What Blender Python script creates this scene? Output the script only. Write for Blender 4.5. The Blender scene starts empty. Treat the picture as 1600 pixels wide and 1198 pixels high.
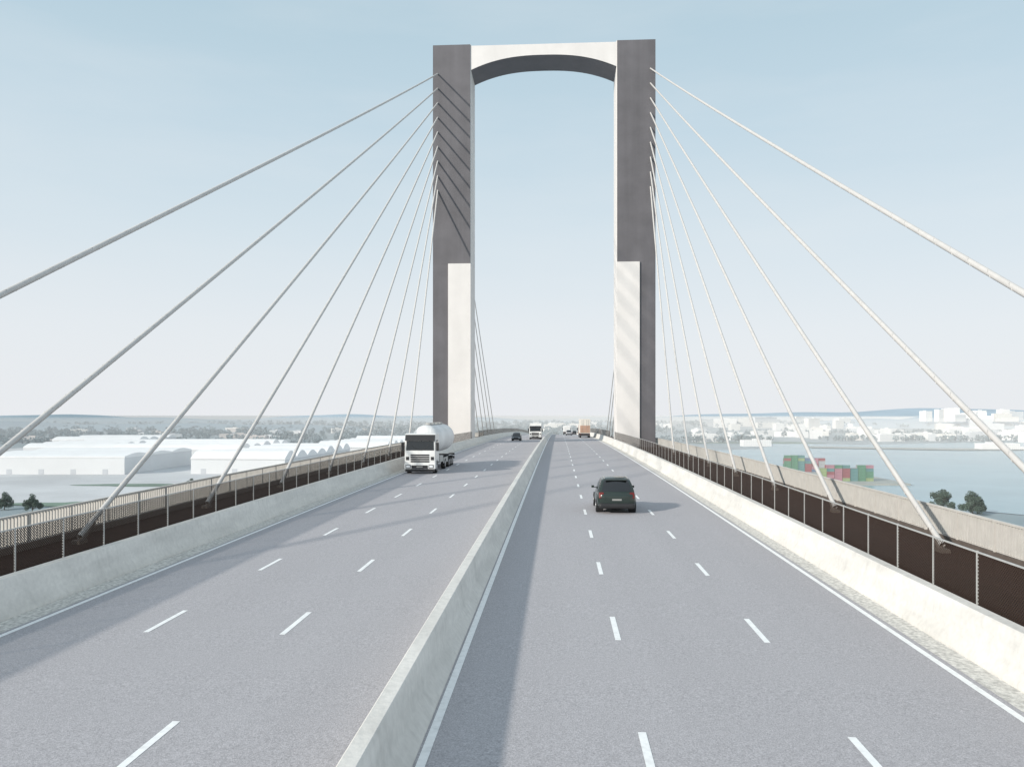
import bpy, bmesh, math, random
import numpy as np
from mathutils import Vector, Matrix
random.seed(7); rng=np.random.default_rng(7)
scene=bpy.context.scene
COL=scene.collection
GZ=-50.0
XC=-2.7
def road_z(y):
    return 0.0115*y-6.0e-5*y*y

# ------------------------------------------------------------------ materials
def mat(name,color,rough=0.7,var=0.0,scale=1.0,bump=0.0,bscale=20.0,metal=0.0,color2=None,stretch=None,spec=0.5):
    m=bpy.data.materials.new(name); m.use_nodes=True
    nt=m.node_tree; b=nt.nodes['Principled BSDF']
    b.inputs['Roughness'].default_value=rough
    b.inputs['Metallic'].default_value=metal
    b.inputs['Specular IOR Level'].default_value=spec
    tc=nt.nodes.new('ShaderNodeTexCoord')
    vec=tc.outputs['Object']
    if stretch:
        mp=nt.nodes.new('ShaderNodeMapping'); mp.inputs['Scale'].default_value=stretch
        nt.links.new(vec,mp.inputs['Vector']); vec=mp.outputs['Vector']
    n=nt.nodes.new('ShaderNodeTexNoise'); n.inputs['Scale'].default_value=scale; n.inputs['Detail'].default_value=6
    n.inputs['Roughness'].default_value=0.6
    nt.links.new(vec,n.inputs['Vector'])
    r=nt.nodes.new('ShaderNodeValToRGB')
    c2=color2 if color2 else tuple(c*(1-var) for c in color)
    c1=color if color2 else tuple(min(1,c*(1+var)) for c in color)
    r.color_ramp.elements[0].position=0.35; r.color_ramp.elements[1].position=0.65
    r.color_ramp.elements[0].color=(*c2,1); r.color_ramp.elements[1].color=(*c1,1)
    nt.links.new(n.outputs['Fac'],r.inputs['Fac'])
    nt.links.new(r.outputs['Color'],b.inputs['Base Color'])
    if bump>0:
        n2=nt.nodes.new('ShaderNodeTexNoise'); n2.inputs['Scale'].default_value=bscale; n2.inputs['Detail'].default_value=4
        nt.links.new(tc.outputs['Object'],n2.inputs['Vector'])
        bp=nt.nodes.new('ShaderNodeBump'); bp.inputs['Strength'].default_value=bump; bp.inputs['Distance'].default_value=0.02
        nt.links.new(n2.outputs['Fac'],bp.inputs['Height']); nt.links.new(bp.outputs['Normal'],b.inputs['Normal'])
    return m
def mulnoise(m,scale,lo,hi,stretch=(1,1,1),p0=0.35,p1=0.65,detail=5):
    nt=m.node_tree; b=nt.nodes['Principled BSDF']
    src=b.inputs['Base Color'].links[0].from_socket
    tc=nt.nodes.new('ShaderNodeTexCoord'); mp=nt.nodes.new('ShaderNodeMapping'); mp.inputs['Scale'].default_value=stretch
    nt.links.new(tc.outputs['Object'],mp.inputs['Vector'])
    n=nt.nodes.new('ShaderNodeTexNoise'); n.inputs['Scale'].default_value=scale; n.inputs['Detail'].default_value=detail
    nt.links.new(mp.outputs['Vector'],n.inputs['Vector'])
    r=nt.nodes.new('ShaderNodeMapRange'); r.inputs['From Min'].default_value=p0; r.inputs['From Max'].default_value=p1
    r.inputs['To Min'].default_value=lo; r.inputs['To Max'].default_value=hi
    nt.links.new(n.outputs['Fac'],r.inputs['Value'])
    mx=nt.nodes.new('ShaderNodeVectorMath'); mx.operation='MULTIPLY'
    nt.links.new(src,mx.inputs[0]); nt.links.new(r.outputs['Result'],mx.inputs[1])
    nt.links.new(mx.outputs['Vector'],b.inputs['Base Color'])
    return m

M_road=mat('asphalt',(0.425,0.41,0.425),0.85,0.24,34.0,0.5,60.0,spec=0.25)
mulnoise(M_road,0.6,0.975,1.02,(1,0.08,1)); mulnoise(M_road,11.0,0.94,1.05)
M_gravel=mat('shoulder_grit',(0.60,0.58,0.54),0.9,0.30,9.0,0.8,30.0)
M_paint=mat('road_paint',(0.90,0.90,0.89),0.6,0.04,8.0)
mulnoise(M_paint,6.0,0.88,1.0,p0=0.3,p1=0.5)
M_conc=mat('barrier_concrete',(0.73,0.705,0.665),0.85,0.04,1.2,0.5,10.0)
mulnoise(M_conc,0.8,0.90,1.03,(1,0.35,3)); mulnoise(M_conc,7.0,0.93,1.02); mulnoise(M_conc,2.5,0.92,1.0,(1,1.5,0.25),0.3,0.45)
M_conc2=mat('deck_concrete',(0.45,0.44,0.42),0.85,0.08,0.7)
M_pylw=mat('pylon_pale_concrete',(0.74,0.71,0.69),0.8,0.03,0.25,0.15,3.0)
mulnoise(M_pylw,0.3,0.95,1.02,(1,1,0.15))
M_pyld=mat('pylon_dark_cladding',(0.128,0.122,0.132),0.65,0.05,0.12,0.15,3.0)
mulnoise(M_pyld,0.5,0.93,1.06,(1.6,1,0.06)); mulnoise(M_pyld,0.22,0.88,1.1)
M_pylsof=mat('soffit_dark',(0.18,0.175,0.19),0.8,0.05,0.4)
M_brown=mat('walkway_brown',(0.024,0.010,0.008),0.85,0.25,1.5,spec=0.15)
M_galv=mat('galvanised_steel',(0.42,0.42,0.41),0.5,0.08,2.0)
M_rail=mat('railing_grey',(0.60,0.57,0.53),0.55,0.06,2.0)
M_cable=mat('cable_sheath',(0.57,0.55,0.53),0.5,0.05,1.5)
M_cable.node_tree.nodes['Principled BSDF'].inputs['Specular IOR Level'].default_value=0.4
M_sleeve=mat('cable_sleeve',(0.14,0.115,0.10),0.6,0.1,2.0)
M_white=mat('white_paint',(0.78,0.78,0.77),0.35,0.03,1.0); mulnoise(M_white,1.2,0.88,1.0,(1,1,0.5))
M_tank=mat('tank_shell',(0.76,0.76,0.76),0.5,0.04,0.8); mulnoise(M_tank,1.5,0.9,1.02,(3,0.3,0.5))
M_black=mat('black_plastic',(0.02,0.02,0.022),0.5,0.1,4.0)
M_tyre=mat('tyre_rubber',(0.018,0.018,0.018),0.9,0.15,8.0)
M_rim=mat('wheel_rim',(0.45,0.45,0.46),0.35,0.05,5.0,metal=0.7)
M_glass=mat('dark_glass',(0.012,0.014,0.016),0.06,0.1,2.0,spec=0.8)
M_chas=mat('chassis_steel',(0.06,0.06,0.065),0.6,0.2,3.0)
M_green=mat('car_paint_dark_green',(0.018,0.029,0.025),0.2,0.05,2.0,spec=0.7)
M_dark=mat('car_paint_dark_grey',(0.035,0.038,0.045),0.25,0.05,2.0)
M_silver=mat('car_paint_silver',(0.45,0.46,0.48),0.25,0.04,2.0,metal=0.5)
M_red=mat('tail_lamp_red',(0.14,0.012,0.01),0.25,0.1,5.0)
M_lamp=mat('head_lamp_glass',(0.75,0.77,0.8),0.1,0.05,4.0)
M_orange=mat('orange_brown_paint',(0.45,0.27,0.19),0.5,0.1,1.0)
M_cream=mat('cream_panel',(0.70,0.66,0.60),0.6,0.05,1.0)
M_plate=mat('number_plate',(0.30,0.30,0.29),0.4,0.02,3.0)

def meshmat():
    m=bpy.data.materials.new('chain_link_mesh'); m.use_nodes=True
    nt=m.node_tree; b=nt.nodes['Principled BSDF']; out=nt.nodes['Material Output']
    b.inputs['Base Color'].default_value=(0.040,0.025,0.018,1); b.inputs['Roughness'].default_value=0.6
    b.inputs['Specular IOR Level'].default_value=0.15
    tr=nt.nodes.new('ShaderNodeBsdfTransparent'); mx=nt.nodes.new('ShaderNodeMixShader')
    tc=nt.nodes.new('ShaderNodeTexCoord'); sp=nt.nodes.new('ShaderNodeSeparateXYZ'); nt.links.new(tc.outputs['Object'],sp.inputs[0])
    outs=[]
    for op in ('ADD','SUBTRACT'):
        a=nt.nodes.new('ShaderNodeMath'); a.operation=op; nt.links.new(sp.outputs['Y'],a.inputs[0]); nt.links.new(sp.outputs['Z'],a.inputs[1])
        s=nt.nodes.new('ShaderNodeMath'); s.operation='MULTIPLY'; s.inputs[1].default_value=12.0; nt.links.new(a.outputs[0],s.inputs[0])
        f=nt.nodes.new('ShaderNodeMath'); f.operation='FRACT'; nt.links.new(s.outputs[0],f.inputs[0])
        l=nt.nodes.new('ShaderNodeMath'); l.operation='LESS_THAN'; l.inputs[1].default_value=0.40; nt.links.new(f.outputs[0],l.inputs[0])
        outs.append(l)
    x=nt.nodes.new('ShaderNodeMath'); x.operation='MAXIMUM'; nt.links.new(outs[0].outputs[0],x.inputs[0]); nt.links.new(outs[1].outputs[0],x.inputs[1])
    nt.links.new(x.outputs[0],mx.inputs[0]); nt.links.new(tr.outputs[0],mx.inputs[1]); nt.links.new(b.outputs[0],mx.inputs[2])
    nt.links.new(mx.outputs[0],out.inputs['Surface'])
    return m
M_mesh=meshmat()

# ------------------------------------------------------------------ builders
class MB:
    def __init__(s): s.v=[];s.f=[];s.m=[]
    def add(s,vs,fs,mi=0):
        o=len(s.v); s.v+= [tuple(p) for p in vs]; s.f+=[tuple(i+o for i in f) for f in fs]; s.m+=[mi]*len(fs)
    def box(s,x0,x1,y0,y1,z0,z1,mi=0):
        s.add([(x0,y0,z0),(x1,y0,z0),(x1,y1,z0),(x0,y1,z0),(x0,y0,z1),(x1,y0,z1),(x1,y1,z1),(x0,y1,z1)],
              [(0,3,2,1),(4,5,6,7),(0,1,5,4),(1,2,6,5),(2,3,7,6),(3,0,4,7)],mi)
    def cyl(s,p0,p1,r0,r1=None,seg=12,mi=0,caps=True):
        if r1 is None: r1=r0
        p0=Vector(p0);p1=Vector(p1);d=(p1-p0).normalized()
        a=d.orthogonal().normalized(); b=d.cross(a)
        vs=[]
        for p,r in((p0,r0),(p1,r1)):
            for i in range(seg):
                t=2*math.pi*i/seg; vs.append(p+a*math.cos(t)*r+b*math.sin(t)*r)
        fs=[(i,(i+1)%seg,seg+(i+1)%seg,seg+i) for i in range(seg)]
        if caps: fs+= [tuple(range(seg-1,-1,-1)),tuple(range(seg,2*seg))]
        s.add(vs,fs,mi)
    def prism_x(s,prof,x0,x1,mi=0):   # prof list of (y,z)
        n=len(prof)
        vs=[(x0,y,z) for y,z in prof]+[(x1,y,z) for y,z in prof]
        fs=[(i,(i+1)%n,n+(i+1)%n,n+i) for i in range(n)]+[tuple(range(n-1,-1,-1)),tuple(range(n,2*n))]
        s.add(vs,fs,mi)
    def quad(s,a,b,c,d,mi=0): s.add([a,b,c,d],[(0,1,2,3)],mi)
    def obj(s,name,mats,parent=None,smooth=False,bevel=0,loc=None,segs=2):
        me=bpy.data.meshes.new(name); me.from_pydata(s.v,[],s.f); 
        if not isinstance(mats,(list,tuple)): mats=[mats]
        for m in mats: me.materials.append(m)
        for p,mi in zip(me.polygons,s.m): p.material_index=mi
        bm=bmesh.new(); bm.from_mesh(me); bmesh.ops.recalc_face_normals(bm,faces=bm.faces); bm.to_mesh(me); bm.free()
        if smooth:
            for p in me.polygons: p.use_smooth=True
            try: me.set_sharp_from_angle(angle=math.radians(40))
            except Exception: pass
        o=bpy.data.objects.new(name,me); COL.objects.link(o)
        if bevel:
            b=o.modifiers.new('bevel','BEVEL'); b.width=bevel; b.segments=segs; b.limit_method='ANGLE'; b.angle_limit=math.radians(35)
        if parent: o.parent=parent
        if loc: o.location=loc
        return o
def empty(name,loc=(0,0,0),rot=0):
    e=bpy.data.objects.new(name,None); e.location=loc; e.rotation_euler=(0,0,rot); e.empty_display_size=0.5; COL.objects.link(e); return e
def tag(o,label,cat,group=None):
    o['label']=label; o['category']=cat
    if group: o['group']=group
    return o
def sweep(prof,ys,closed=True,follow=True):
    mb=MB(); n=len(prof); vs=[]
    for y in ys:
        z0=road_z(y) if follow else 0
        vs+=[(x,y,z+z0) for x,z in prof]
    fs=[]
    for k in range(len(ys)-1):
        for i in range(n if closed else n-1):
            j=(i+1)%n
            fs.append((k*n+i,k*n+j,(k+1)*n+j,(k+1)*n+i))
    if closed:
        fs.append(tuple(range(n))); fs.append(tuple(range((len(ys)-1)*n,len(ys)*n)))
    mb.add(vs,fs); return mb
YS=list(np.arange(-24,1000.1,4.0))
YN=list(np.arange(-24,500.1,2.0))

# ------------------------------------------------------------------ road + deck
road=sweep([(-14.5,0),(9.1,0)],YS,False).obj('road',M_road); road['kind']='structure'
deck=empty('bridge_deck'); tag(deck,'long concrete bridge deck carrying the divided motorway','bridge')
sweep([(-14.5,-0.012),(9.1,-0.012),(9.9,-0.02),(9.9,-0.62),(18.0,-0.62),(18.0,-1.1),(7,-2.2),(5,-3.4),(-10.4,-3.4),(-12.4,-2.2),(-23.4,-1.1),(-23.4,-0.62),(-15.3,-0.62),(-15.3,-0.02)],YS).obj('slab',M_conc2,deck)
for a,b in((9.95,17.6),(-23.0,-15.35)):
    sweep([(a,-0.6),(b,-0.6)],YN,False).obj('service_walkway',M_brown,deck)
# markings
mk=MB()
def strip(x0,x1,y0,y1,dz=0.006):
    n=max(1,int((y1-y0)/2)); ys=[y0+(y1-y0)*i/n for i in range(n+1)]
    vs=[];fs=[]
    for y in ys: vs+=[(x0,y,road_z(y)+dz),(x1,y,road_z(y)+dz)]
    for i in range(n): fs.append((2*i,2*i+1,2*i+3,2*i+2))
    mk.add(vs,fs)
for x in (-2.13,8.22,-3.27,-13.5): strip(x-0.075,x+0.075,-20,700)
for x in (1.42,4.91,-6.73,-10.16):
    y=12.45-7.4*3
    while y<420:
        strip(x-0.07,x+0.07,y-1.05,y+1.05); y+=7.4
mo=mk.obj('road_marking',M_paint); mo['kind']='structure'
for a,b in((8.42,9.0),(-14.4,-13.68)):
    g=sweep([(a,0.005),(b,0.005)],YN,False).obj('road_shoulder',M_gravel); g['kind']='structure'

# barriers
def jersey(xc,h,name,label,topw=0.15):
    p=[(-0.45,0),(-0.45,0.09),(-0.24,0.36),(-topw,h-0.03),(-topw+0.03,h),(topw-0.03,h),(topw,h-0.03),(0.24,0.36),(0.45,0.09),(0.45,0)]
    o=sweep([(xc+x,z-0.002) for x,z in p],YS).obj(name,M_conc,smooth=True); return tag(o,label,'barrier')
jersey(XC,0.97,'median_barrier','long pale concrete barrier dividing the two carriageways')
def sidebar(s):
    xf=XC+s*11.68
    p=[(0,0),(0,0.09),(0.17,0.36),(0.30,0.97),(0.33,1.0),(0.62,1.0),(0.64,0.98),(0.68,-0.02)]
    o=sweep([(xf+s*x,z-0.002) for x,z in p],YS).obj('concrete_barrier',M_conc,smooth=True)
    tag(o,'pale stained concrete safety barrier along the carriageway edge','barrier')
sidebar(1); sidebar(-1)

# fences on the barrier back edge
FH=1.14
post=MB(); post.box(-0.02,0.02,-0.02,0.02,-0.1,FH+0.05); 
for s in(1,-1):
    xf=XC+s*12.46
    for (ya,yb,near) in((3.9,139.0,True),(149,420,False)):
        f=empty('mesh_fence',(xf,ya,road_z(ya)+1.0)); tag(f,'dark wire mesh fence with pale posts behind concrete barrier','fence','mesh fences along the bridge')
        off=Vector(f.location)
        n=int((yb-ya)/2.15)
        ys=[ya+2.15*i for i in range(n+1)]
        mb=sweep([(0,-0.55),(0,FH)],ys,False)
        mb.v=[(x,y-off.y,z-off.z+1.0) for x,y,z in mb.v]; mb.obj('mesh_panel',M_mesh,f)
        mb=sweep([(-0.018,FH),(0.018,FH),(0.018,FH+0.036),(-0.018,FH+0.036)],ys); mb.v=[(x,y-off.y,z-off.z+1.0) for x,y,z in mb.v]; mb.obj('top_rail',M_galv,f)
        if near:
            p0=post.obj('post',M_galv,f); p0.location=(0,0,0.0)
            for y in ys[1:]:
                q=p0.copy(); q.location=(0,y-ya,road_z(y)-road_z(ya)); q.parent=f; COL.objects.link(q)
        else:
            mb=MB()
            for y in ys: mb.box(-0.02,0.02,y-ya-0.02,y-ya+0.02,road_z(y)-road_z(ya),road_z(y)-road_z(ya)+FH+0.05)
            o=mb.obj('post',M_galv,f); o['kind']='stuff'
# outer railings
for s in(1,-1):
    xf=XC+s*20.4
    ya,yb=6.0,240.0
    f=empty('outer_railing',(xf,ya,road_z(ya)-0.6)); tag(f,'light beige slatted railing along the outer deck edge','railing','outer deck railings')
    off=Vector(f.location)
    ys=list(np.arange(ya,yb+0.1,3.0))
    def fix(mb): mb.v=[(x,y-off.y,z-off.z) for x,y,z in mb.v]; return mb
    fix(sweep([(-0.07,0.90),(0.07,0.90),(0.07,0.98),(-0.07,0.98)],ys)).obj('top_rail',M_rail,f)
    fix(sweep([(-0.03,-0.3),(0.03,-0.3),(0.03,-0.24),(-0.03,-0.24)],ys)).obj('bottom_rail',M_rail,f)
    fix(sweep([(-0.08,-0.6),(0.08,-0.6),(0.08,-0.32),(-0.08,-0.32)],ys)).obj('kerb',M_sleeve,f)
    mb=MB(); y=ya
    while y<yb:
        z=road_z(y)-off.z; mb.box(-0.05,0.05,y-ya-0.035,y-ya+0.035,z-0.24,z+0.90); y+=0.21 if y<80 else 0.3
    o=mb.obj('baluster',M_rail,f); o['kind']='stuff'
    mb=MB(); mb.box(-0.06,0.06,-0.06,0.06,-0.62,0.93); p0=None
    for y in ys:
        z=road_z(y)-off.z
        if p0 is None: p0=mb.obj('post',M_rail,f); q=p0
        else: q=p0.copy(); q.parent=f; COL.objects.link(q)
        q.location=(0,y-ya,z)

# ------------------------------------------------------------------ pylon
PY=140.6; TOP=72.1; PD=6.8
pyl=empty('bridge_pylon',(XC,PY,0)); tag(pyl,'tall portal bridge pylon with dark legs and arched pale crossbeam','bridge pylon')
for s in(-1,1):
    mb=MB(); a,b=sorted((s*13.0,s*19.75)); mb.box(a,b,0,PD,GZ,TOP)
    leg=mb.obj('leg',M_pylw,pyl,bevel=0.08)
    mb=MB(); zt=32.7
    a,b=sorted((s*13.12,s*19.75)); mb.box(a,b,-0.12,-0.003,zt,TOP-0.06)
    a,b=sorted((s*17.1,s*19.75)); mb.box(a,b,-0.12,-0.003,GZ,zt)
    mb.obj('dark_cladding',M_pyld,leg,bevel=0.01)
    mb=MB(); a,b=sorted((s*19.753,s*19.87)); mb.box(a,b,-0.12,PD,GZ,TOP-0.06); mb.obj('side_cladding',M_pyld,leg)
    mb=MB(); a,b=sorted((s*13.0,s*17.08)); mb.box(a,b,-0.42,-0.003,GZ,zt-0.02); mb.obj('pale_panel',M_pylw,leg,bevel=0.03)
N=40; mb=MB()
top=[];bot=[]
for i in range(N+1):
    t=i/N; x=-13.0+26*t; u=(2*t-1)
    zb=69.9-2.4*abs(u)**2.5
    top.append((x,TOP-0.25)); bot.append((x,zb))
yb_=PD-0.1
vs=[(x,0.05,z) for x,z in top]+[(x,0.05,z) for x,z in bot]+[(x,yb_,z) for x,z in top]+[(x,yb_,z) for x,z in bot]
n=N+1; fs=[];ms=[]
for i in range(N):
    fs.append((n+i,n+i+1,i+1,i));ms.append(0)
    fs.append((2*n+i,2*n+i+1,3*n+i+1,3*n+i));ms.append(0)
    fs.append((i,i+1,2*n+i+1,2*n+i));ms.append(0)
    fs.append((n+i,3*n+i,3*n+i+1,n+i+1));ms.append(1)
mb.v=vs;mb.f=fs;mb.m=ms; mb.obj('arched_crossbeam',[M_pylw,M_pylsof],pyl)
mb=MB(); mb.box(-13,13,0.5,5.0,-6.5,-3.6); mb.obj('lower_crossbeam',M_conc2,pyl)

# ------------------------------------------------------------------ stay cables
feet=[8.5+12.97*i for i in range(9)]
def cable(x,yf,yt,zt,r):
    zf=road_z(yf)-0.6
    e=empty('stay_cable',(x,yf,zf)); tag(e,'pale sheathed stay cable running from deck up to pylon','bridge cable','stay cables of the bridge')
    p0=Vector((0,0,0.3)); p1=Vector((0,yt-yf,zt-zf)); L=(p1-p0).length
    mb=MB(); ns=24; seg=10; vs=[];fs=[]
    d=(p1-p0).normalized(); a=Vector((1,0,0)); b=d.cross(a)
    for k in range(ns+1):
        t=k/ns; p=p0.lerp(p1,t); p.z-=4*t*(1-t)*L*0.0025
        for i in range(seg):
            an=2*math.pi*i/seg; vs.append(p+a*math.cos(an)*r+b*math.sin(an)*r)
    for k in range(ns):
        for i in range(seg):
            fs.append((k*seg+i,k*seg+(i+1)%seg,(k+1)*seg+(i+1)%seg,(k+1)*seg+i))
    mb.add(vs,fs)
    if abs(yt-yf)>20 and yf<140:
        turns=L/1.6; ns2=int(turns*5); vs=[];fs=[]
        for k in range(ns2+1):
            t=k/ns2; p=p0.lerp(p1,t); p.z-=4*t*(1-t)*L*0.0025
            an=2*math.pi*turns*t; c=p+a*math.cos(an)*r+b*math.sin(an)*r
            w=(a*math.cos(an)+b*math.sin(an)); tt=(d+(-a*math.sin(an)+b*math.cos(an))*(2*math.pi*r/1.6)).normalized(); q=tt.cross(w)
            vs+=[c+q*0.02,c+w*0.02,c-q*0.02]
        for k in range(ns2):
            for i in (0,1): fs.append((k*3+i,k*3+i+1,k*3+3+i+1,k*3+3+i))
        mb.add(vs,fs)
    mb.obj('sheath',M_cable,e,smooth=True)
    mb=MB(); mb.cyl((0,0,0),tuple(d*1.2+Vector((0,0,0.25))),r*1.22,r*1.1,12); mb.box(-0.2,0.2,-0.3,0.3,-0.02,0.16); mb.obj('anchor_sleeve',M_sleeve,e,smooth=True)
for s in(-1,1):
    x=XC+s*19.0
    for i,yf in enumerate(feet):
        cable(x,yf,PY-0.1,66.9-2.62*i,0.125)
    for i in range(9):
        cable(x,PY+PD+13.5*(9-i),PY+PD+0.1,66.9-2.62*i,0.11)

# ------------------------------------------------------------------ vehicles
def wheel(parent,x,y,r,w,side):
    e=MB(); x0,x1=(x-w/2,x+w/2)
    e.cyl((x0,y,r),(x1,y,r),r,seg=24); t=e.obj('wheel',M_tyre,parent,smooth=True,bevel=0.02)
    m=MB(); xs=x1 if side>0 else x0; m.cyl((xs-side*0.03,y,r),(xs+side*0.012,y,r),r*0.6,r*0.52,seg=16); m.cyl((xs,y,r),(xs+side*0.03,y,r),r*0.18,seg=10)
    m.obj('rim',M_rim,t,smooth=True)
def cabparts(e,paint,h=3.35):
    k=h/3.35
    mb=MB(); mb.prism_x([(0.06,0.5),(0.0,0.62),(-0.03,1.6*k),(0.10,2.72*k),(0.22,h-0.06),(0.5,h),(2.1,h-0.02),(2.15,h-0.3),(2.15,0.95),(1.7,0.95),(1.55,1.08),(0.75,1.08),(0.6,0.5)],-1.32,1.32)
    cab=mb.obj('cab',paint,e,bevel=0.05,segs=3)
    def fy(z):
        pts=[(0.62,0.0),(1.6*k,-0.03),(2.72*k,0.10),(h-0.06,0.22)]
        for (z0,y0),(z1,y1) in zip(pts,pts[1:]):
            if z<=z1: return y0+(y1-y0)*(z-z0)/(z1-z0)
        return 0.22
    mb=MB(); za,zb=1.95*k,2.72*k; mb.add([(-1.2,fy(za)-0.03,za),(1.2,fy(za)-0.03,za),(1.17,fy(zb)-0.03,zb),(-1.17,fy(zb)-0.03,zb),(-1.2,fy(za)+0.05,za),(1.2,fy(za)+0.05,za),(1.17,fy(zb)+0.05,zb),(-1.17,fy(zb)+0.05,zb)],[(0,1,2,3),(4,7,6,5),(0,4,5,1),(3,2,6,7),(0,3,7,4),(1,5,6,2)])
    mb.obj('windscreen',M_glass,cab,bevel=0.01)
    for s in(-1,1):
        mb=MB(); mb.cyl((s*0.1,fy(za)-0.05,za),(s*0.75,fy(2.3*k)-0.05,2.35*k),0.015,seg=5); mb.obj('wiper',M_black,cab)
    mb=MB(); mb.prism_x([(fy(2.74*k)-0.20,2.76*k),(fy(3.2*k)-0.06,3.24*k),(fy(3.2*k)+0.05,3.25*k),(fy(2.74*k)+0.05,2.78*k)],-1.28,1.28); mb.obj('sun_visor',M_black,cab)
    mb=MB()
    for z in(1.02,1.2,1.38,1.56): mb.box(-0.8,0.8,fy(z)-0.035,fy(z)+0.03,z*k-0.06,z*k+0.06)
    for s in(-1,1): mb.box(min(s*0.95,s*1.2),max(s*0.95,s*1.2),fy(1.3)-0.035,fy(1.3)+0.03,1.15*k,1.42*k)
    mb.obj('grille',M_black,cab)
    mb=MB(); mb.prism_x([(-0.16,0.42),(-0.18,0.82),(-0.04,0.88),(0.5,0.86),(0.5,0.4)],-1.33,1.33); bp=mb.obj('bumper',paint,e,bevel=0.04)
    mb=MB(); mb.box(-0.70,0.70,-0.195,-0.1,0.46,0.74); mb.obj('air_intake',M_black,bp)
    mb=MB(); mb.box(-1.25,1.25,-0.1,0.2,0.2,0.41); mb.obj('underrun_guard',M_black,bp)
    mb=MB(); mb.box(-0.26,0.26,-0.21,-0.197,0.56,0.67); mb.obj('number_plate',M_plate,bp)
    for s in(-1,1):
        mb=MB(); a,b=sorted((s*0.78,s*1.2)); mb.box(a,b,-0.192,-0.1,0.5,0.79); mb.obj('headlight_housing',M_black,bp)
        mb=MB(); a,b=sorted((s*0.83,s*1.15)); mb.box(a,b,-0.21,-0.193,0.55,0.74); mb.obj('headlight',M_lamp,bp)
        mb=MB(); a,b=sorted((s*1.322,s*1.335)); mb.add([(a,0.35,1.95*k),(a,1.5,1.95*k),(a,1.5,2.8*k),(a,0.45,2.8*k),(b,0.35,1.95*k),(b,1.5,1.95*k),(b,1.5,2.8*k),(b,0.45,2.8*k)],[(0,1,2,3),(4,5,6,7),(0,1,5,4),(2,3,7,6),(1,2,6,5),(0,3,7,4)]); mb.obj('side_window',M_glass,cab)
        mb=MB(); a,b=sorted((s*1.40,s*1.62)); mb.box(a,b,0.0,0.14,1.9*k,2.6*k); mb.box(min(s*1.3,s*1.45),max(s*1.3,s*1.45),0.1,0.16,2.5*k,2.55*k); mb.obj('wing_mirror',M_black,cab,bevel=0.03)
        wheel(e,s*1.12,1.15,0.5,0.34,s)
    return cab
def tanker(loc):
    e=empty('tanker_truck',loc); tag(e,'white tanker lorry with dark windscreen driving in the outer lane','truck')
    cabparts(e,M_white,3.45)
    mb=MB(); 
    for s in(-1,1): mb.box(min(s*0.35,s*0.5),max(s*0.35,s*0.5),1.2,13.0,0.85,1.12)
    for y in np.arange(2.4,13,0.9): mb.box(-0.35,0.35,y,y+0.12,0.88,1.1)
    mb.box(-0.5,0.5,2.2,2.9,1.1,1.5)
    mb.obj('chassis',M_chas,e)
    st=[(2.45,0.0),(2.5,0.55),(2.65,0.92),(2.9,1.12),(3.25,1.2),(12.6,1.2),(13.0,1.12),(13.25,0.9),(13.4,0.5),(13.45,0.0)]
    vs=[];fs=[];sg=28; TZ=2.82
    for y,r in st:
        for i in range(sg):
            t=2*math.pi*i/sg; vs.append((1.06*r*math.cos(t),y,TZ+1.1*r*math.sin(t)))
    for k in range(len(st)-1):
        for i in range(sg): fs.append((k*sg+i,k*sg+(i+1)%sg,(k+1)*sg+(i+1)%sg,(k+1)*sg+i))
    mb=MB(); mb.add(vs,fs); tk=mb.obj('tank',M_tank,e,smooth=True)
    for y in(3.4,7.8,12.2):
        mb=MB()
        for i in range(sg):
            t0=2*math.pi*i/sg;t1=2*math.pi*(i+1)/sg
            def P(t,rr,yy): return (1.06*rr*math.cos(t),yy,TZ+1.1*rr*math.sin(t))
            mb.quad(P(t0,1.215,y),P(t1,1.215,y),P(t1,1.215,y+0.08),P(t0,1.215,y+0.08))
        mb.obj('tank_band',M_tank,tk)
    mb=MB(); mb.box(-0.3,0.3,3.6,12.0,TZ+1.33,TZ+1.37)
    for y in(4.5,6.7,8.9,11.0): mb.cyl((0,y,TZ+1.3),(0,y,TZ+1.5),0.28,seg=14)
    mb.obj('walkway',M_galv,tk)
    for s in(-1,1):
        mb=MB(); mb.box(min(s*0.75,s*1.25),max(s*0.75,s*1.25),3.2,5.2,0.75,1.35); mb.obj('fuel_tank',M_galv,e,bevel=0.08)
    for s in(-1,1):
        mb=MB(); a,b=sorted((s*0.85,s*1.3)); mb.prism_x([(8.3,1.05),(8.5,1.22),(12.6,1.22),(12.75,1.0),(12.7,1.0),(12.6,1.17),(8.5,1.17),(8.35,1.0)],a,b); mb.obj('mudguard',M_black,e)
        mb=MB(); mb.box(min(s*1.2,s*1.25),max(s*1.2,s*1.25),5.4,8.2,0.6,1.1); mb.obj('side_guard',M_galv,e)
        for y in(6.4,9.0,10.3,11.6): wheel(e,s*1.08,y,0.5,0.36,s)
    mb=MB(); mb.box(-1.2,1.2,13.4,13.5,0.6,0.85); mb.box(-0.5,0.5,13.0,13.4,0.88,1.1); mb.obj('rear_bumper',M_chas,e)
    return e
tanker((-11.85,66.8,road_z(66.8)))

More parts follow.
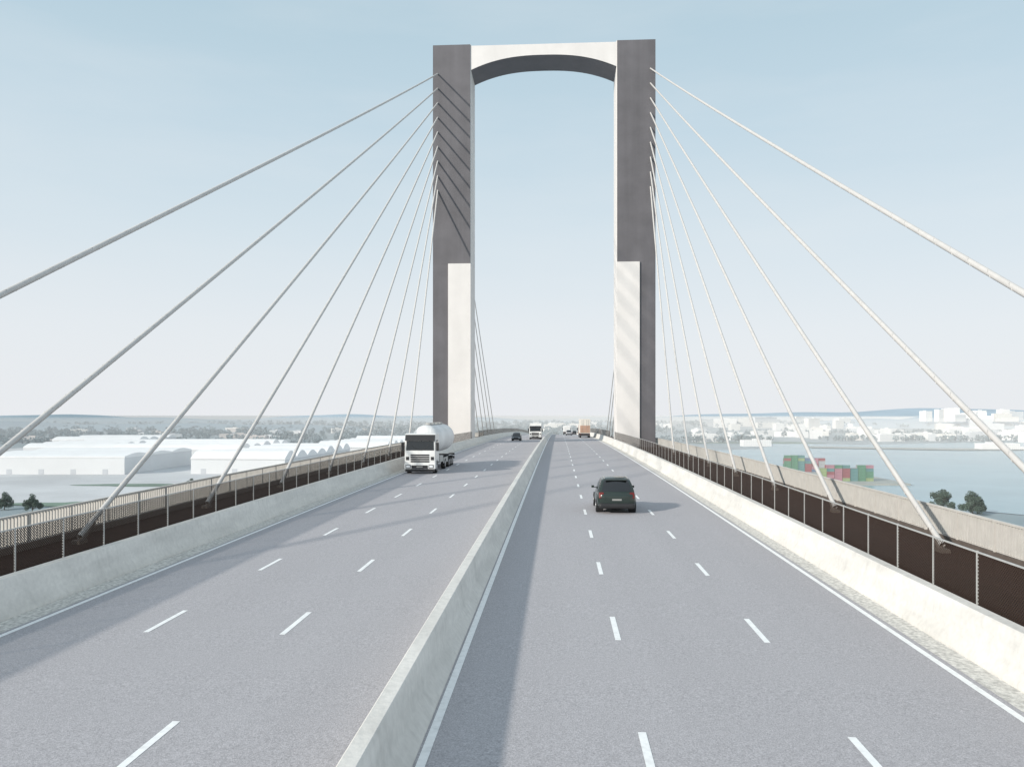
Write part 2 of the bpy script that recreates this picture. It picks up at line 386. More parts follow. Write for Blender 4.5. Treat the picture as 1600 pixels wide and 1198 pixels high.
def box_truck(loc,rot,name,label,paint,boxm,length=8,h=3.9,lower=None):
    e=empty(name,loc,rot); tag(e,label,'truck')
    cabparts(e,paint,3.0)
    mb=MB(); mb.box(-1.28,1.28,2.4,2.4+length,1.15,h); cb=mb.obj('cargo_box',boxm,e,bevel=0.04)
    for s in(-1,1):
        mb=MB(); mb.box(min(s*0.03,s*1.15),max(s*0.03,s*1.15),2.4+length+0.004,2.4+length+0.03,1.3,h-0.15 if not lower else h*0.66)
        dr=mb.obj('rear_door',lower or boxm,cb)
        for x in(0.35,0.75):
            mb=MB(); mb.cyl((s*x,2.46+length,1.35),(s*x,2.46+length,h-0.2),0.025,seg=6); mb.obj('door_bar',M_galv,dr)
    mb=MB(); mb.box(-1.2,1.2,2.3,2.35+length,0.8,1.12); mb.box(-1.2,1.2,2.3+length,2.4+length,0.5,0.75); mb.obj('chassis',M_chas,e)
    for s in(-1,1):
        for y in (length-0.3,length+0.9): wheel(e,s*1.08,y,0.5,0.36,s)
        mb=MB(); a,b=sorted((s*0.95,s*1.2)); mb.box(a,b,2.4+length,2.43+length,0.85,1.0); mb.obj('tail_light',M_red,e)
    return e
box_truck((-5.05,172,road_z(172)),0,'box_truck','white box truck approaching on the opposite carriageway',M_white,M_white,6.5,3.5)
box_truck((6.4,190+11.4,road_z(196)),math.pi,'cargo_truck','tall cream and orange-brown cargo truck driving away',M_orange,M_cream,9,4.6,M_orange)
box_truck((3.1,300,road_z(296)),math.pi,'box_truck','small white delivery truck driving away far along the bridge',M_white,M_white,6,3.4)

def car(loc,rot,paint,label,zs=1.0,rails=False):
    e=empty('car',loc,rot); tag(e,label,'car')
    S=[(-2.30,.60,.58,.36),(-2.18,.78,.70,.24),(-1.9,.87,.82,.19),(-1.1,.92,.93,.17),(0,.94,.96,.17),(1.3,.95,.99,.18),(1.85,.93,1.00,.20),(2.14,.87,.98,.23),(2.30,.74,.90,.34)]
    vs=[];fs=[]
    def ring(y,w,zt,zb):
        zm=(zt+zb)/2
        h=[(0,zb),(.8*w,zb),(.97*w,zb+.1),(1.0*w,zm),(.985*w,zt-.16),(.92*w,zt-.04),(.8*w,zt),(0,zt+.015)]
        return [(x,y,z*zs) for x,z in h]+[(-x,y,z*zs) for x,z in h[-2:0:-1]]
    for s in S: vs+=ring(*s)
    n=14
    for k in range(len(S)-1):
        for i in range(n): fs.append((k*n+i,k*n+(i+1)%n,(k+1)*n+(i+1)%n,(k+1)*n+i))
    fs.append(tuple(range(n))); fs.append(tuple(range((len(S)-1)*n,len(S)*n)))
    mb=MB(); mb.add(vs,fs); body=mb.obj('body',paint,e,smooth=True)
    sb=body.modifiers.new('s','SUBSURF'); sb.levels=2; sb.render_levels=2
    zb=0.91*zs; zt=1.63*zs
    L=[(0.0,-1.25,2.22,.85,.85,zb),(0.25,-.95,2.12,.82,.81,zb+(zt-zb)*.25),(0.6,-.58,1.93,.74,.73,zb+(zt-zb)*.6),(0.85,-.30,1.74,.65,.65,zb+(zt-zb)*.86),(0.95,-.05,1.55,.56,.57,zb+(zt-zb)*.965),(1.0,.35,1.2,.36,.38,zt+.025)]
    ns=8
    def rect(yf,yr,wf,wr,z):
        pts=[]
        for i in range(ns): t=i/ns; pts.append((-wf+2*wf*t, yf+0.14*((2*t-1)**2), z))
        for i in range(ns): t=i/ns; pts.append((wf+(wr-wf)*t+0.03*math.sin(math.pi*t), yf+.14+(yr-yf-.28)*t, z))
        for i in range(ns): t=i/ns; pts.append((wr-2*wr*t, yr-0.14*((2*t-1)**2), z))
        for i in range(ns): t=i/ns; pts.append((-wr-(wf-wr)*t-0.03*math.sin(math.pi*t), yr-.14-(yr-yf-.28)*t, z))
        return pts
    R=[rect(a[1],a[2],a[3],a[4],a[5]) for a in L]; m4=4*ns
    vs=[p for r_ in R for p in r_]; fs=[]
    for k in range(len(R)-1):
        for i in range(m4): fs.append((k*m4+i,k*m4+(i+1)%m4,(k+1)*m4+(i+1)%m4,(k+1)*m4+i))
    fs.append(tuple(range((len(R)-1)*m4,len(R)*m4)))
    mb=MB(); mb.add(vs,fs); gh=mb.obj('cabin',paint,e,smooth=True)
    for p in gh.data.polygons: p.use_smooth=True
    def glass(i0,i1,k0,k1,name):
        mb=MB(); cols=[i0+(i1-i0)*q/6 for q in range(7)]; rows=[k0+(k1-k0)*q/4 for q in range(5)]
        def P(ci,rk):
            i=int(math.floor(ci)); fi=ci-i; k=min(int(math.floor(rk)),len(R)-2); fk=rk-k
            a=Vector(R[k][i%m4]).lerp(Vector(R[k][(i+1)%m4]),fi); b=Vector(R[k+1][i%m4]).lerp(Vector(R[k+1][(i+1)%m4]),fi)
            return a.lerp(b,fk)
        g=[[P(c_,r_) for c_ in cols] for r_ in rows]
        ctr=Vector((0,.6,zb))
        nrm=(g[0][-1]-g[0][0]).cross(g[-1][0]-g[0][0]).normalized()
        if nrm.dot(g[2][3]-ctr)<0: nrm=-nrm
        vs=[p+nrm*0.014 for r_ in g for p in r_]; fs=[(r_*7+c_,r_*7+c_+1,r_*7+c_+8,r_*7+c_+7) for r_ in range(4) for c_ in range(6)]
        mb.add(vs,fs); o=mb.obj(name,M_glass,gh,smooth=True)
    glass(0.6,7.4,0.45,3.4,'windscreen')
    glass(16.6,23.4,0.65,3.6,'rear_window')
    for base in(8,24):
        segs_=((0.9,3.2),(3.4,5.6),(5.8,7.2)) if base==8 else ((0.8,2.2),(2.4,4.6),(4.8,7.1))
        for u0,u1 in segs_: glass(base+u0,base+u1,0.45,3.1,'side_window')
    for s in(-1,1):
        for y in(-1.42,1.38):
            mb=MB(); mb.cyl((s*0.6,y,.36),(s*0.935,y,.36),0.39,seg=24); mb.obj('wheel_arch',M_black,body)
            wheel(e,s*0.83,y,0.34,0.23,s)
        mb=MB(); a,b=sorted((s*.93,s*1.07)); mb.box(a,b,-.88,-.78,.98*zs,1.10*zs); mb.box(min(s*.80,s*.95),max(s*.80,s*.95),-.85,-.80,.99*zs,1.03*zs); mb.obj('wing_mirror',paint,body,bevel=0.03)
        mb=MB(); a,b=sorted((s*.60,s*.83)); mb.add([(a,2.0,.72*zs),(b,2.0,.72*zs),(b,2.22 if s>0 else 2.27,.72*zs),(a,2.27 if s>0 else 2.22,.72*zs),(a,1.95,1.0*zs),(b,1.95,1.0*zs),(b,2.14 if s>0 else 2.2,1.0*zs),(a,2.2 if s>0 else 2.14,1.0*zs)],[(0,3,2,1),(4,5,6,7),(0,1,5,4),(1,2,6,5),(2,3,7,6),(3,0,4,7)]); mb.obj('tail_light',M_red,body,bevel=0.03)
        mb=MB(); a,b=sorted((s*.46,s*.74)); mb.box(a,b,-2.24,-2.05,.58*zs,.68*zs); mb.obj('headlight',M_lamp,body,bevel=0.02)
        if rails:
            mb=MB(); mb.cyl((s*.54,.1,zt+.02),(s*.54,1.45,zt+.02),.018,seg=8)
            for y in(0.12,.8,1.43): mb.cyl((s*.54,y,zt-.09),(s*.54,y,zt+.02),.018,seg=6)
            mb.obj('roof_rail',M_galv,gh)
    mb=MB(); mb.box(-.84,.84,2.08,2.36,.24*zs,.50*zs); bp=mb.obj('rear_bumper',M_black,body,bevel=0.11,segs=4)
    mb=MB(); mb.box(-.78,.78,-2.36,-2.1,.24*zs,.46*zs); mb.obj('front_bumper',M_black,body,bevel=0.09,segs=3)
    mb=MB(); mb.box(-.22,.22,2.26,2.30,.62*zs,.70*zs); mb.obj('number_plate',M_plate,body)
    mb=MB(); mb.box(-.50,.50,1.60,1.80,zt-.10,zt-.06); mb.obj('spoiler',paint,gh,bevel=0.015)
    mb=MB(); mb.box(-.4,.4,-2.3,-2.15,.52*zs,.62*zs); mb.obj('grille',M_black,body)
    return e
c=car((3.05,43.6,road_z(43.6)),math.pi,M_green,'dark green estate car with roof rails driving away',1.06,True); c.scale=(1.12,1.0,1.04)
car((-8.5,160,road_z(160)),0,M_dark,'dark grey car approaching beyond the pylon')
car((3.2,245,road_z(245)),math.pi,M_silver,'silver car driving away far along the bridge')
car((-8.4,270,road_z(270)),0,M_silver,'silver car approaching far along the bridge')
car((6.6,330,road_z(330)),math.pi,M_dark,'dark car driving away in the far distance')

# ------------------------------------------------------------------ ground, water, hills
M_ground=mat('hazed_land',(0.32,0.36,0.38),0.95,0.2,0.004,color2=(0.22,0.28,0.30))  # bluish haze tint put into the ground colour, lowers contrast with woodland
mulnoise(M_ground,0.02,0.88,1.12,(1,0.3,1))
mb=MB(); mb.quad((-25000,-2000,GZ),(25000,-2000,GZ),(25000,30000,GZ),(-25000,30000,GZ)); g=mb.obj('ground',M_ground); g['kind']='structure'
M_water=mat('water',(0.23,0.36,0.41),0.25,0.08,0.01,spec=0.45)
nt=M_water.node_tree; 
n2=nt.nodes.new('ShaderNodeTexNoise'); n2.inputs['Scale'].default_value=0.35; n2.inputs['Detail'].default_value=4
tc=nt.nodes.new('ShaderNodeTexCoord'); nt.links.new(tc.outputs['Object'],n2.inputs['Vector'])
bp=nt.nodes.new('ShaderNodeBump'); bp.inputs['Strength'].default_value=0.4; bp.inputs['Distance'].default_value=0.4
nt.links.new(n2.outputs['Fac'],bp.inputs['Height']); nt.links.new(bp.outputs['Normal'],nt.nodes['Principled BSDF'].inputs['Normal'])
P=[(120,420),(210,415),(240,470),(300,400),(400,340),(900,300),(2600,600),(2600,1500),(1500,1600),(1150,1450),(850,1650),(560,1480),(420,1560),(330,1300),(190,1200),(160,1000),(150,800),(275,798),(278,632),(120,628)]
mb=MB(); mb.add([(x,y,GZ+0.3) for x,y in P],[tuple(range(len(P)))]); w=mb.obj('river',M_water); w['kind']='structure'
M_quay=mat('quay_paving',(0.36,0.38,0.36),0.9,0.1,0.05)
mb=MB(); mb.box(100,276,634,795,GZ,GZ+1.6); q=mb.obj('quay',M_quay); q['kind']='structure'
mb=MB(); mb.add([(420,1330,GZ+1.2),(620,1250,GZ+1.2),(980,1300,GZ+1.2),(1010,1345,GZ+1.2),(640,1330,GZ+1.2),(430,1400,GZ+1.2)],[(0,1,2,3,4,5)]); q=mb.obj('quay',M_quay); q['kind']='structure'
M_yard=mat('yard_paving',(0.54,0.55,0.56),0.9,0.12,0.012)
mb=MB(); mb.quad((-900,470,GZ+0.2),(-150,470,GZ+0.2),(-150,1350,GZ+0.2),(-900,1350,GZ+0.2)); q=mb.obj('yard_pavement',M_yard); q['kind']='structure'
M_grass=mat('grass',(0.15,0.22,0.17),0.95,0.2,0.05)
def blob(cx,cy,rx,ry,n=24,z=0.4):
    mb=MB(); vs=[]
    for i in range(n):
        t=2*math.pi*i/n; k=1+0.18*math.sin(3*t+cx)+0.1*math.sin(5*t+cy); vs.append((cx+rx*k*math.cos(t),cy+ry*k*math.sin(t),GZ+z))
    mb.add(vs,[tuple(range(n))]); o=mb.obj('grass_ground',M_grass); o['kind']='structure'
blob(-285,470,50,16); blob(-335,600,40,12); blob(-230,560,40,22); blob(400,1580,120,50)
M_hill=mat('hazed_hill_land',(0.27,0.35,0.40),0.95,0.08,0.002)  # aerial haze painted into the base colour; hills rise above the haze volume
M_hill2=mat('hazed_far_hill_land',(0.40,0.48,0.54),0.95,0.06,0.002)  # paler ridges: stronger haze painted into the base colour
def hill(cx,cy,L,W,H,seed,m=None):
    rs=random.Random(seed); nx,ny=60,8; vs=[];fs=[]
    ph=[rs.uniform(0,6) for _ in range(4)]
    for j in range(ny+1):
        for i in range(nx+1):
            u=i/nx*2-1; v=j/ny*2-1
            e=max(0,1-u*u)**0.8*max(0,1-v*v)
            k=0.75+0.18*math.sin(u*5+ph[0])+0.1*math.sin(u*11+ph[1])+0.05*math.sin(u*23+ph[2])
            vs.append((cx+u*L/2,cy+v*W/2,GZ-1+H*e*k))
    for j in range(ny):
        for i in range(nx): a=j*(nx+1)+i; fs.append((a,a+1,a+nx+2,a+nx+1))
    mb=MB(); mb.add(vs,fs); o=mb.obj('hill',m or M_hill,smooth=True); o['kind']='structure'
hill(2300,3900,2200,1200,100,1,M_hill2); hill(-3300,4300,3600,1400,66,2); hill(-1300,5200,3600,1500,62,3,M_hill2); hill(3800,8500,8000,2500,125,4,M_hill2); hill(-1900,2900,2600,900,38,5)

# warehouses
M_wall=mat('warehouse_wall',(0.68,0.69,0.70),0.7,0.03,0.03); M_roof=mat('warehouse_roof',(0.86,0.86,0.86),0.6,0.03,0.05)
M_door=mat('loading_door',(0.50,0.52,0.55),0.6,0.05,0.1)
def warehouse(cx,cy,W,L,H,rot,pitch,rise,label):
    e=empty('warehouse',(cx,cy,GZ),rot); tag(e,label,'warehouse','white industrial warehouses')
    mb=MB(); mb.box(-W/2,W/2,0,L,0,H); wl=mb.obj('wall',M_wall,e)
    nb=max(2,int(L/pitch)); vs=[];fs=[]; seg=8; rr=random.Random(int(cx*7))
    for b in range(nb):
        rs_=rise*rr.uniform(0.7,1.15)
        for k in range(seg+(1 if b==nb-1 else 0)):
            y=(b+k/seg)*L/nb; t=k/seg
            z=H+0.9+rs_*(math.sin(math.pi*t)) if 0<t<1 else H+0.9
            vs+=[(-W/2-0.3,y,z),(W/2+0.3,y,z),(-W/2-0.3,y,H-0.4),(W/2+0.3,y,H-0.4)]
    for i in range(len(vs)//4-1):
        a=4*i;b=a+4
        fs+=[(a,a+1,b+1,b),(a+2,a,b,b+2),(a+1,a+3,b+3,b+1)]
    fs+=[(0,2,3,1)]; l=len(vs)-4; fs+=[(l,l+1,l+3,l+2)]
    mb=MB(); mb.add(vs,fs); mb.obj('roof',M_roof,e)
    for k in range(int(W/30)):
        mb=MB(); x=-W/2+12+k*30; mb.box(x-2.5,x+2.5,-0.15,-0.01,0,5); mb.obj('loading_door',M_door,e)
warehouse(-478,705,150,150,16,0.05,50,3.0,'large white warehouse with gently vaulted roof')
warehouse(-440,880,150,190,15,0.05,32,7,'long white warehouse with scalloped vaulted roof')
warehouse(-300,720,90,230,14,0.0,30,6.5,'long white warehouse with scalloped vaulted roof')
warehouse(-262,985,90,260,14,0.0,34,8,'long white warehouse with scalloped vaulted roof')
warehouse(-150,1150,90,180,12,0.0,36,5,'white warehouse with low vaulted roof')
warehouse(-620,960,110,180,14,0.1,36,5,'white warehouse with low vaulted roof')
warehouse(-760,1250,140,160,14,0.1,36,5,'white warehouse with low vaulted roof')

# city buildings
def facade(name,wall,win,sx=3.2,sz=3.1):
    m=bpy.data.materials.new(name); m.use_nodes=True; nt=m.node_tree; b=nt.nodes['Principled BSDF']; b.inputs['Roughness'].default_value=0.8
    tc=nt.nodes.new('ShaderNodeTexCoord'); sp=nt.nodes.new('ShaderNodeSeparateXYZ'); nt.links.new(tc.outputs['Object'],sp.inputs[0])
    ad=nt.nodes.new('ShaderNodeMath'); ad.operation='ADD'; nt.links.new(sp.outputs['X'],ad.inputs[0]); nt.links.new(sp.outputs['Y'],ad.inputs[1])
    def band(src,per,lo,hi):
        d=nt.nodes.new('ShaderNodeMath'); d.operation='DIVIDE'; d.inputs[1].default_value=per; nt.links.new(src,d.inputs[0])
        f=nt.nodes.new('ShaderNodeMath'); f.operation='FRACT'; nt.links.new(d.outputs[0],f.inputs[0])
        a=nt.nodes.new('ShaderNodeMath'); a.operation='GREATER_THAN'; a.inputs[1].default_value=lo; nt.links.new(f.outputs[0],a.inputs[0])
        c=nt.nodes.new('ShaderNodeMath'); c.operation='LESS_THAN'; c.inputs[1].default_value=hi; nt.links.new(f.outputs[0],c.inputs[0])
        e=nt.nodes.new('ShaderNodeMath'); e.operation='MULTIPLY'; nt.links.new(a.outputs[0],e.inputs[0]); nt.links.new(c.outputs[0],e.inputs[1]); return e.outputs[0]
    u=band(ad.outputs[0],sx,0.35,0.65); v=band(sp.outputs['Z'],sz,0.4,0.75)
    g=nt.nodes.new('ShaderNodeNewGeometry'); s2=nt.nodes.new('ShaderNodeSeparateXYZ'); nt.links.new(g.outputs['Normal'],s2.inputs[0])
    up=nt.nodes.new('ShaderNodeMath'); up.operation='LESS_THAN'; up.inputs[1].default_value=0.5; nt.links.new(s2.outputs['Z'],up.inputs[0])
    k=nt.nodes.new('ShaderNodeMath'); k.operation='MULTIPLY'; nt.links.new(u,k.inputs[0]); nt.links.new(v,k.inputs[1])
    k2=nt.nodes.new('ShaderNodeMath'); k2.operation='MULTIPLY'; nt.links.new(k.outputs[0],k2.inputs[0]); nt.links.new(up.outputs[0],k2.inputs[1])
    mx=nt.nodes.new('ShaderNodeMix'); mx.data_type='RGBA'; mx.inputs[6].default_value=(*wall,1); mx.inputs[7].default_value=(*win,1)
    nt.links.new(k2.outputs[0],mx.inputs[0]); nt.links.new(mx.outputs[2],b.inputs['Base Color'])
    return m
FAC=[facade('facade_white',(0.80,0.79,0.78),(0.45,0.48,0.51)),facade('facade_cream',(0.74,0.72,0.69),(0.45,0.47,0.49)),facade('facade_grey',(0.60,0.62,0.64),(0.4,0.43,0.47)),facade('facade_brick',(0.57,0.52,0.50),(0.35,0.37,0.39))]
rc=random.Random(3)
def building(x,y,w,d,h,mi,z=GZ,grp='distant city buildings'):
    mb=MB(); mb.box(-w/2,w/2,-d/2,d/2,-3,h); 
    t=0.5; H=h+1.1
    for a in((-w/2,w/2,-d/2,-d/2+t),(-w/2,w/2,d/2-t,d/2),(-w/2,-w/2+t,-d/2+t,d/2-t),(w/2-t,w/2,-d/2+t,d/2-t)): mb.box(*a,h+0.005,H)
    px=rc.uniform(-w/4,w/4); mb.box(px-w*0.12,px+w*0.12,-d*0.15,d*0.15,h+0.01,h+3.2)
    if rc.random()<0.4: mb.box(w/2+0.01,w/2+w*0.5,-d/2,d/2,-3,h*0.6)
    o=mb.obj('building',FAC[mi]); o.location=(x,y,z); o.rotation_euler=(0,0,rc.uniform(-0.4,0.4))
    tag(o,('pale city block with flat parapet roof','cream apartment block with roof housing','grey office block with flat roof','reddish brick block with flat roof')[mi],'building',grp)
for i in range(56):
    y=rc.uniform(1720,2700); u=rc.uniform(0.12,0.66); x=u*y
    big=rc.random()<0.45
    building(x,y,rc.uniform(30,110) if big else rc.uniform(14,35),rc.uniform(18,40),rc.uniform(8,18) if big else rc.uniform(9,26),rc.choice([0,0,0,1,2]))
for i in range(44):
    y=rc.uniform(2800,4400); u=rc.uniform(-0.05,0.7); x=u*y
    hh=rc.uniform(14,46); ww=rc.uniform(25,120)
    if u<0.15: hh=min(hh,20); ww=min(ww,50)
    building(x,y,ww,rc.uniform(20,40),hh,rc.choice([0,0,1,1,2]))
for i in range(30):
    x=2200+rc.uniform(-750,700); y=3400+rc.uniform(-60,160)
    building(x,y,rc.uniform(30,100),rc.uniform(20,40),rc.uniform(25,55),rc.choice([0,0,0,1]),GZ+30)
for i in range(30):
    y=rc.uniform(1500,3400); u=rc.uniform(-0.72,0.1); x=u*y
    building(x,y,rc.uniform(20,70),rc.uniform(16,40),rc.uniform(6,14),rc.choice([0,1,2,3]))
for x,y,w,d,h in((980,1640,95,40,20),(690,1690,60,25,14),(1120,1560,70,30,12),(350,1420,50,20,10),(300,1640,45,20,16),(700,1300,60,20,9),(860,1310,90,20,11)):
    building(x,y,w,d,h,0)

# ------------------------------------------------------------------ containers (twenty-foot boxes)
def container_mesh(name,m):
    mb=MB(); L,Wd,H=6.06,2.44,2.59
    nr=12
    for s in(-1,1):
        pts=[]
        for i in range(nr*4+1):
            ph=i%4; off=0.0 if ph in(0,1) else 0.06
            pts.append((-L/2+0.1+(L-0.2)*i/(nr*4),s*(Wd/2-off)))
        for a,b in zip(pts,pts[1:]): mb.quad((a[0],a[1],0.12),(b[0],b[1],0.12),(b[0],b[1],H-0.12),(a[0],a[1],H-0.12))
        mb.box(-L/2,L/2,min(s*(Wd/2-0.1),s*Wd/2+s*0.01),max(s*(Wd/2-0.1),s*Wd/2+s*0.01),0,0.12); mb.box(-L/2,L/2,min(s*(Wd/2-0.1),s*Wd/2+s*0.01),max(s*(Wd/2-0.1),s*Wd/2+s*0.01),H-0.12,H)
        mb.box(min(s*(L/2-0.1),s*L/2),max(s*(L/2-0.1),s*L/2),-Wd/2+0.1,Wd/2-0.1,0.0,H)
    mb.box(-L/2+0.1,L/2-0.1,-Wd/2+0.11,Wd/2-0.11,0.02,H-0.04)
    me=mb.obj(name,m); dt=me.data; bpy.data.objects.remove(me); return dt
cc={'green':(0.09,0.22,0.14),'teal':(0.10,0.22,0.22),'dark red':(0.27,0.09,0.10),'pink':(0.36,0.18,0.22),'blue':(0.12,0.18,0.28),'grey':(0.34,0.35,0.36),'yellow-green':(0.26,0.33,0.16)}
CM={k:container_mesh('container_'+k,mat('container_paint_'+k.replace(' ','_'),v,0.6,0.12,0.3)) for k,v in cc.items()}
def stack(x0,y0,cols,nz,rot,drop=()):
    ca,sa=math.cos(rot),math.sin(rot)
    for i,base in enumerate(cols):
        for j in range(2):
            hh=nz-(1 if (i in drop or (j==1 and rc.random()<0.3)) else 0)
            for k in range(hh):
                c=base if rc.random()<0.75 else rc.choice(list(cc))
                lx=i*6.35;ly=j*2.9
                o=bpy.data.objects.new('shipping_container',CM[c]); o.location=(x0+ca*lx-sa*ly,y0+sa*lx+ca*ly,GZ+1.6+k*2.6); o.rotation_euler=(0,0,rot)
                COL.objects.link(o); tag(o,c+' corrugated shipping container stacked on the quay','shipping container','stacked shipping containers')
stack(217,760,['green','green','teal','dark red','pink','grey'],6,0.0,(3,4,5)); stack(215,655,['yellow-green','dark red','pink','dark red','teal','green','green'],5,0.05,(0,4))

# ------------------------------------------------------------------ trees
M_bark=mat('bark',(0.10,0.075,0.055),0.9,0.2,3.0)
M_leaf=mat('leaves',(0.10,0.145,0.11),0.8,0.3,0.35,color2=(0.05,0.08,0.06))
M_leaf2=mat('hazed_woodland_leaves',(0.21,0.275,0.30),0.85,0.3,0.05,color2=(0.16,0.215,0.24))  # leaf colour paled and blued to stand in for distance haze
def leafmesh(centers,rad,size,r):
    n=len(centers)
    d=r.normal(size=(n,3)); d/=np.linalg.norm(d,axis=1)[:,None]
    c=centers+d*(rad*r.uniform(0.3,1.0,size=(n,1))**0.5)
    a=r.normal(size=(n,3)); a/=np.linalg.norm(a,axis=1)[:,None]
    b=np.cross(a,r.normal(size=(n,3))); b/=np.linalg.norm(b,axis=1)[:,None]
    s=(size*r.uniform(0.6,1.3,size=(n,1)))
    v=np.stack([c-a*s-b*s*0.6,c+a*s-b*s*0.6,c+a*s+b*s*0.6,c-a*s+b*s*0.6],axis=1).reshape(-1,3)
    f=np.arange(4*n).reshape(-1,4)
    return v,f
def pymesh(name,v,f,m,parent=None):
    me=bpy.data.meshes.new(name); me.from_pydata(v.tolist(),[],f.tolist()); me.materials.append(m)
    o=bpy.data.objects.new(name,me); COL.objects.link(o); 
    if parent: o.parent=parent
    return o
def tree(x,y,h,seed,z=GZ):
    r=np.random.default_rng(seed); e=empty('tree',(x,y,z)); tag(e,'broad dark green tree with rounded uneven crown','tree','trees near the water')
    mb=MB(); mb.cyl((0,0,-0.5),(0.2,0,h*0.4),h*0.03,h*0.02,8)
    ends=[]
    for k in range(16):
        t=2*math.pi*k/8+r.uniform(-.3,.3); rr=h*(r.uniform(.3,.5) if k<8 else r.uniform(.1,.32)); p=(math.cos(t)*rr,math.sin(t)*rr,h*(r.uniform(.2,.5) if k<8 else r.uniform(.5,.8))); ends.append(p)
        mb.cyl((0.2,0,h*r.uniform(.15,.35)),p,h*0.014,h*0.004,6)
    ends.append((0,0,h*.88)); ends.append((0,0,h*.65)); ends.append((h*.1,0,h*.45)); ends.append((-h*.1,-h*.1,h*.35))
    mb.obj('trunk',M_bark,e,smooth=True)
    cs=[]
    for p in ends:
        for q in range(3): cs.append(np.array(p)+r.normal(size=3)*h*0.04)
    cs=np.array(cs); idx=r.integers(0,len(cs),6000)
    v,f=leafmesh(cs[idx],h*0.13,h*0.02,r); pymesh('crown',v,f,M_leaf,e)
tree(220,466,13,1); tree(229,450,13,2); tree(236,458,9,3)
tree(-300,432,10,5); tree(-324,442,10,6); tree(-268,560,9,9); tree(-226,640,9,10)
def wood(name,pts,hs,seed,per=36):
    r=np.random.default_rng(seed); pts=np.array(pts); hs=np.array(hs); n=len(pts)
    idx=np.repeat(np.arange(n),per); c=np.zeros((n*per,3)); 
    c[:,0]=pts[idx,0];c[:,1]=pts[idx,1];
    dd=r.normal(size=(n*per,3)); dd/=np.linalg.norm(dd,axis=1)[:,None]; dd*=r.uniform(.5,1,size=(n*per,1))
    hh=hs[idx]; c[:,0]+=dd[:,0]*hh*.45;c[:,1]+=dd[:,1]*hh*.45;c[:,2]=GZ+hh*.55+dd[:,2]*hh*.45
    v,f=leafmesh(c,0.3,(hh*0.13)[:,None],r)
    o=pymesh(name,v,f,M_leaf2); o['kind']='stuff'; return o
pts=[];hs=[]
def band(n,x0,x1,y0,y1,h0,h1):
    for _ in range(n):
        pts.append((rc.uniform(x0,x1),rc.uniform(y0,y1))); hs.append(rc.uniform(h0,h1))
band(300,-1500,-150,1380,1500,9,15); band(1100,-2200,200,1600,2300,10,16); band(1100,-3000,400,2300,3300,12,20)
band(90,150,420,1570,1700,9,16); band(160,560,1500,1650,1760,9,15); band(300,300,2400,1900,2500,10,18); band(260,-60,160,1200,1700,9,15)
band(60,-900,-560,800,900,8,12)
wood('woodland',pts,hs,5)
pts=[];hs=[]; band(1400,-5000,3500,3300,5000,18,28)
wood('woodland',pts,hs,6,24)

# ------------------------------------------------------------------ haze
hz=bpy.data.materials.new('haze_air'); hz.use_nodes=True; nt=hz.node_tree
for n_ in list(nt.nodes):
    if n_.type=='BSDF_PRINCIPLED': nt.nodes.remove(n_)
vs_=nt.nodes.new('ShaderNodeVolumeScatter'); vs_.inputs['Color'].default_value=(0.97,0.985,1.0,1); vs_.inputs['Density'].default_value=0.00032; vs_.inputs['Anisotropy'].default_value=-0.35
nt.links.new(vs_.outputs[0],nt.nodes['Material Output'].inputs['Volume'])
mb=MB(); mb.box(-14000,14000,330,14000,GZ-5,-5); h=mb.obj('haze',hz); h['kind']='structure'

# ------------------------------------------------------------------ sky, sun, camera
sd=Vector((-1.8,-1.6,1.0)).normalized(); el=math.asin(sd.z); az=math.atan2(sd.x,sd.y)
W=bpy.data.worlds.new('World'); scene.world=W; W.use_nodes=True; nt=W.node_tree
bg=nt.nodes['Background']; bg.inputs['Strength'].default_value=0.1
sky=nt.nodes.new('ShaderNodeTexSky'); sky.sky_type='NISHITA'; sky.sun_disc=False; sky.sun_elevation=el; sky.sun_rotation=az%(2*math.pi); sky.dust_density=3.0; sky.air_density=1.0
tc=nt.nodes.new('ShaderNodeTexCoord'); sp=nt.nodes.new('ShaderNodeSeparateXYZ'); nt.links.new(tc.outputs['Generated'],sp.inputs[0])
rp=nt.nodes.new('ShaderNodeValToRGB'); cr=rp.color_ramp
cr.elements[0].position=0.0; cr.elements[0].color=(.85,.87,.90,1)
cr.elements[1].position=1.0; cr.elements[1].color=(.58,.67,.76,1)
for p,c_ in((0.10,(.80,.845,.885,1)),(0.22,(.68,.78,.845,1)),(0.34,(.56,.70,.79,1)),(0.47,(.47,.63,.725,1))):
    e_=cr.elements.new(p); e_.color=c_
nt.links.new(sp.outputs['Z'],rp.inputs['Fac'])
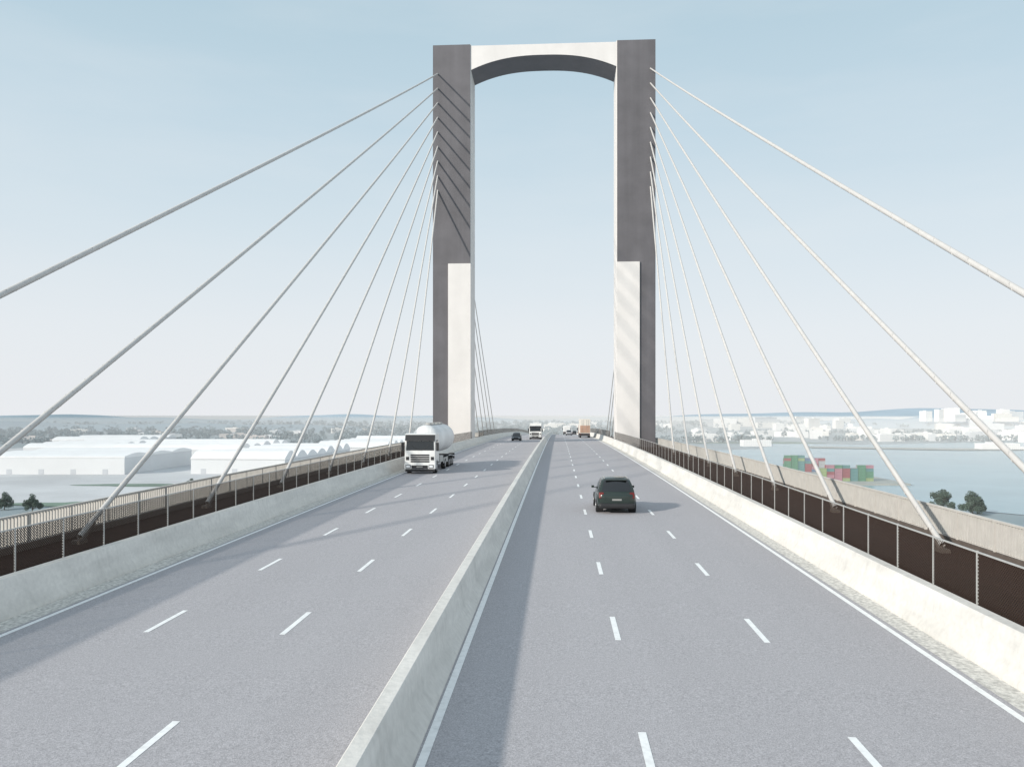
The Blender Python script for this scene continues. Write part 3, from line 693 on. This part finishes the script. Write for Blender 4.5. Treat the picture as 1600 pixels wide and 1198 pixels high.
sc=nt.nodes.new('ShaderNodeVectorMath'); sc.operation='SCALE'; sc.inputs['Scale'].default_value=10.4; nt.links.new(rp.outputs['Color'],sc.inputs[0])
mx=nt.nodes.new('ShaderNodeMix'); mx.data_type='RGBA'; mx.inputs[0].default_value=0.92
nt.links.new(sky.outputs['Color'],mx.inputs[6]); nt.links.new(sc.outputs['Vector'],mx.inputs[7])
mp=nt.nodes.new('ShaderNodeMapping'); mp.inputs['Scale'].default_value=(1.2,1.2,6.0); mp.inputs['Rotation'].default_value=(0.1,0.25,0); nt.links.new(tc.outputs['Generated'],mp.inputs['Vector'])
cn=nt.nodes.new('ShaderNodeTexNoise'); cn.inputs['Scale'].default_value=2.2; cn.inputs['Detail'].default_value=7; cn.inputs['Roughness'].default_value=0.55; nt.links.new(mp.outputs['Vector'],cn.inputs['Vector'])
cm=nt.nodes.new('ShaderNodeMapRange'); cm.inputs['From Min'].default_value=0.42; cm.inputs['From Max'].default_value=0.8; cm.inputs['To Max'].default_value=0.24; nt.links.new(cn.outputs['Fac'],cm.inputs['Value'])
mx2=nt.nodes.new('ShaderNodeMix'); mx2.data_type='RGBA'; mx2.inputs[7].default_value=(8.3,8.55,8.8,1)
nt.links.new(cm.outputs['Result'],mx2.inputs[0]); nt.links.new(mx.outputs[2],mx2.inputs[6]); nt.links.new(mx2.outputs[2],bg.inputs['Color'])

sl=bpy.data.lights.new('sun','SUN'); sl.energy=3.9; sl.angle=math.radians(2.0); sl.color=(1.0,0.94,0.85)
so=bpy.data.objects.new('sun',sl); so.rotation_euler=sd.to_track_quat('Z','Y').to_euler(); COL.objects.link(so)
cam=bpy.data.cameras.new('camera'); cam.sensor_width=36; cam.lens=1228/1600*36; cam.clip_end=60000; cam.clip_start=0.1
cam.shift_y=49/1600
co=bpy.data.objects.new('camera',cam); co.location=(0,0,5.55); co.rotation_euler=(math.radians(90),0,math.radians(3.38)); COL.objects.link(co)
scene.camera=co
scene.view_settings.view_transform='Standard'; scene.view_settings.look='None'; scene.view_settings.exposure=0
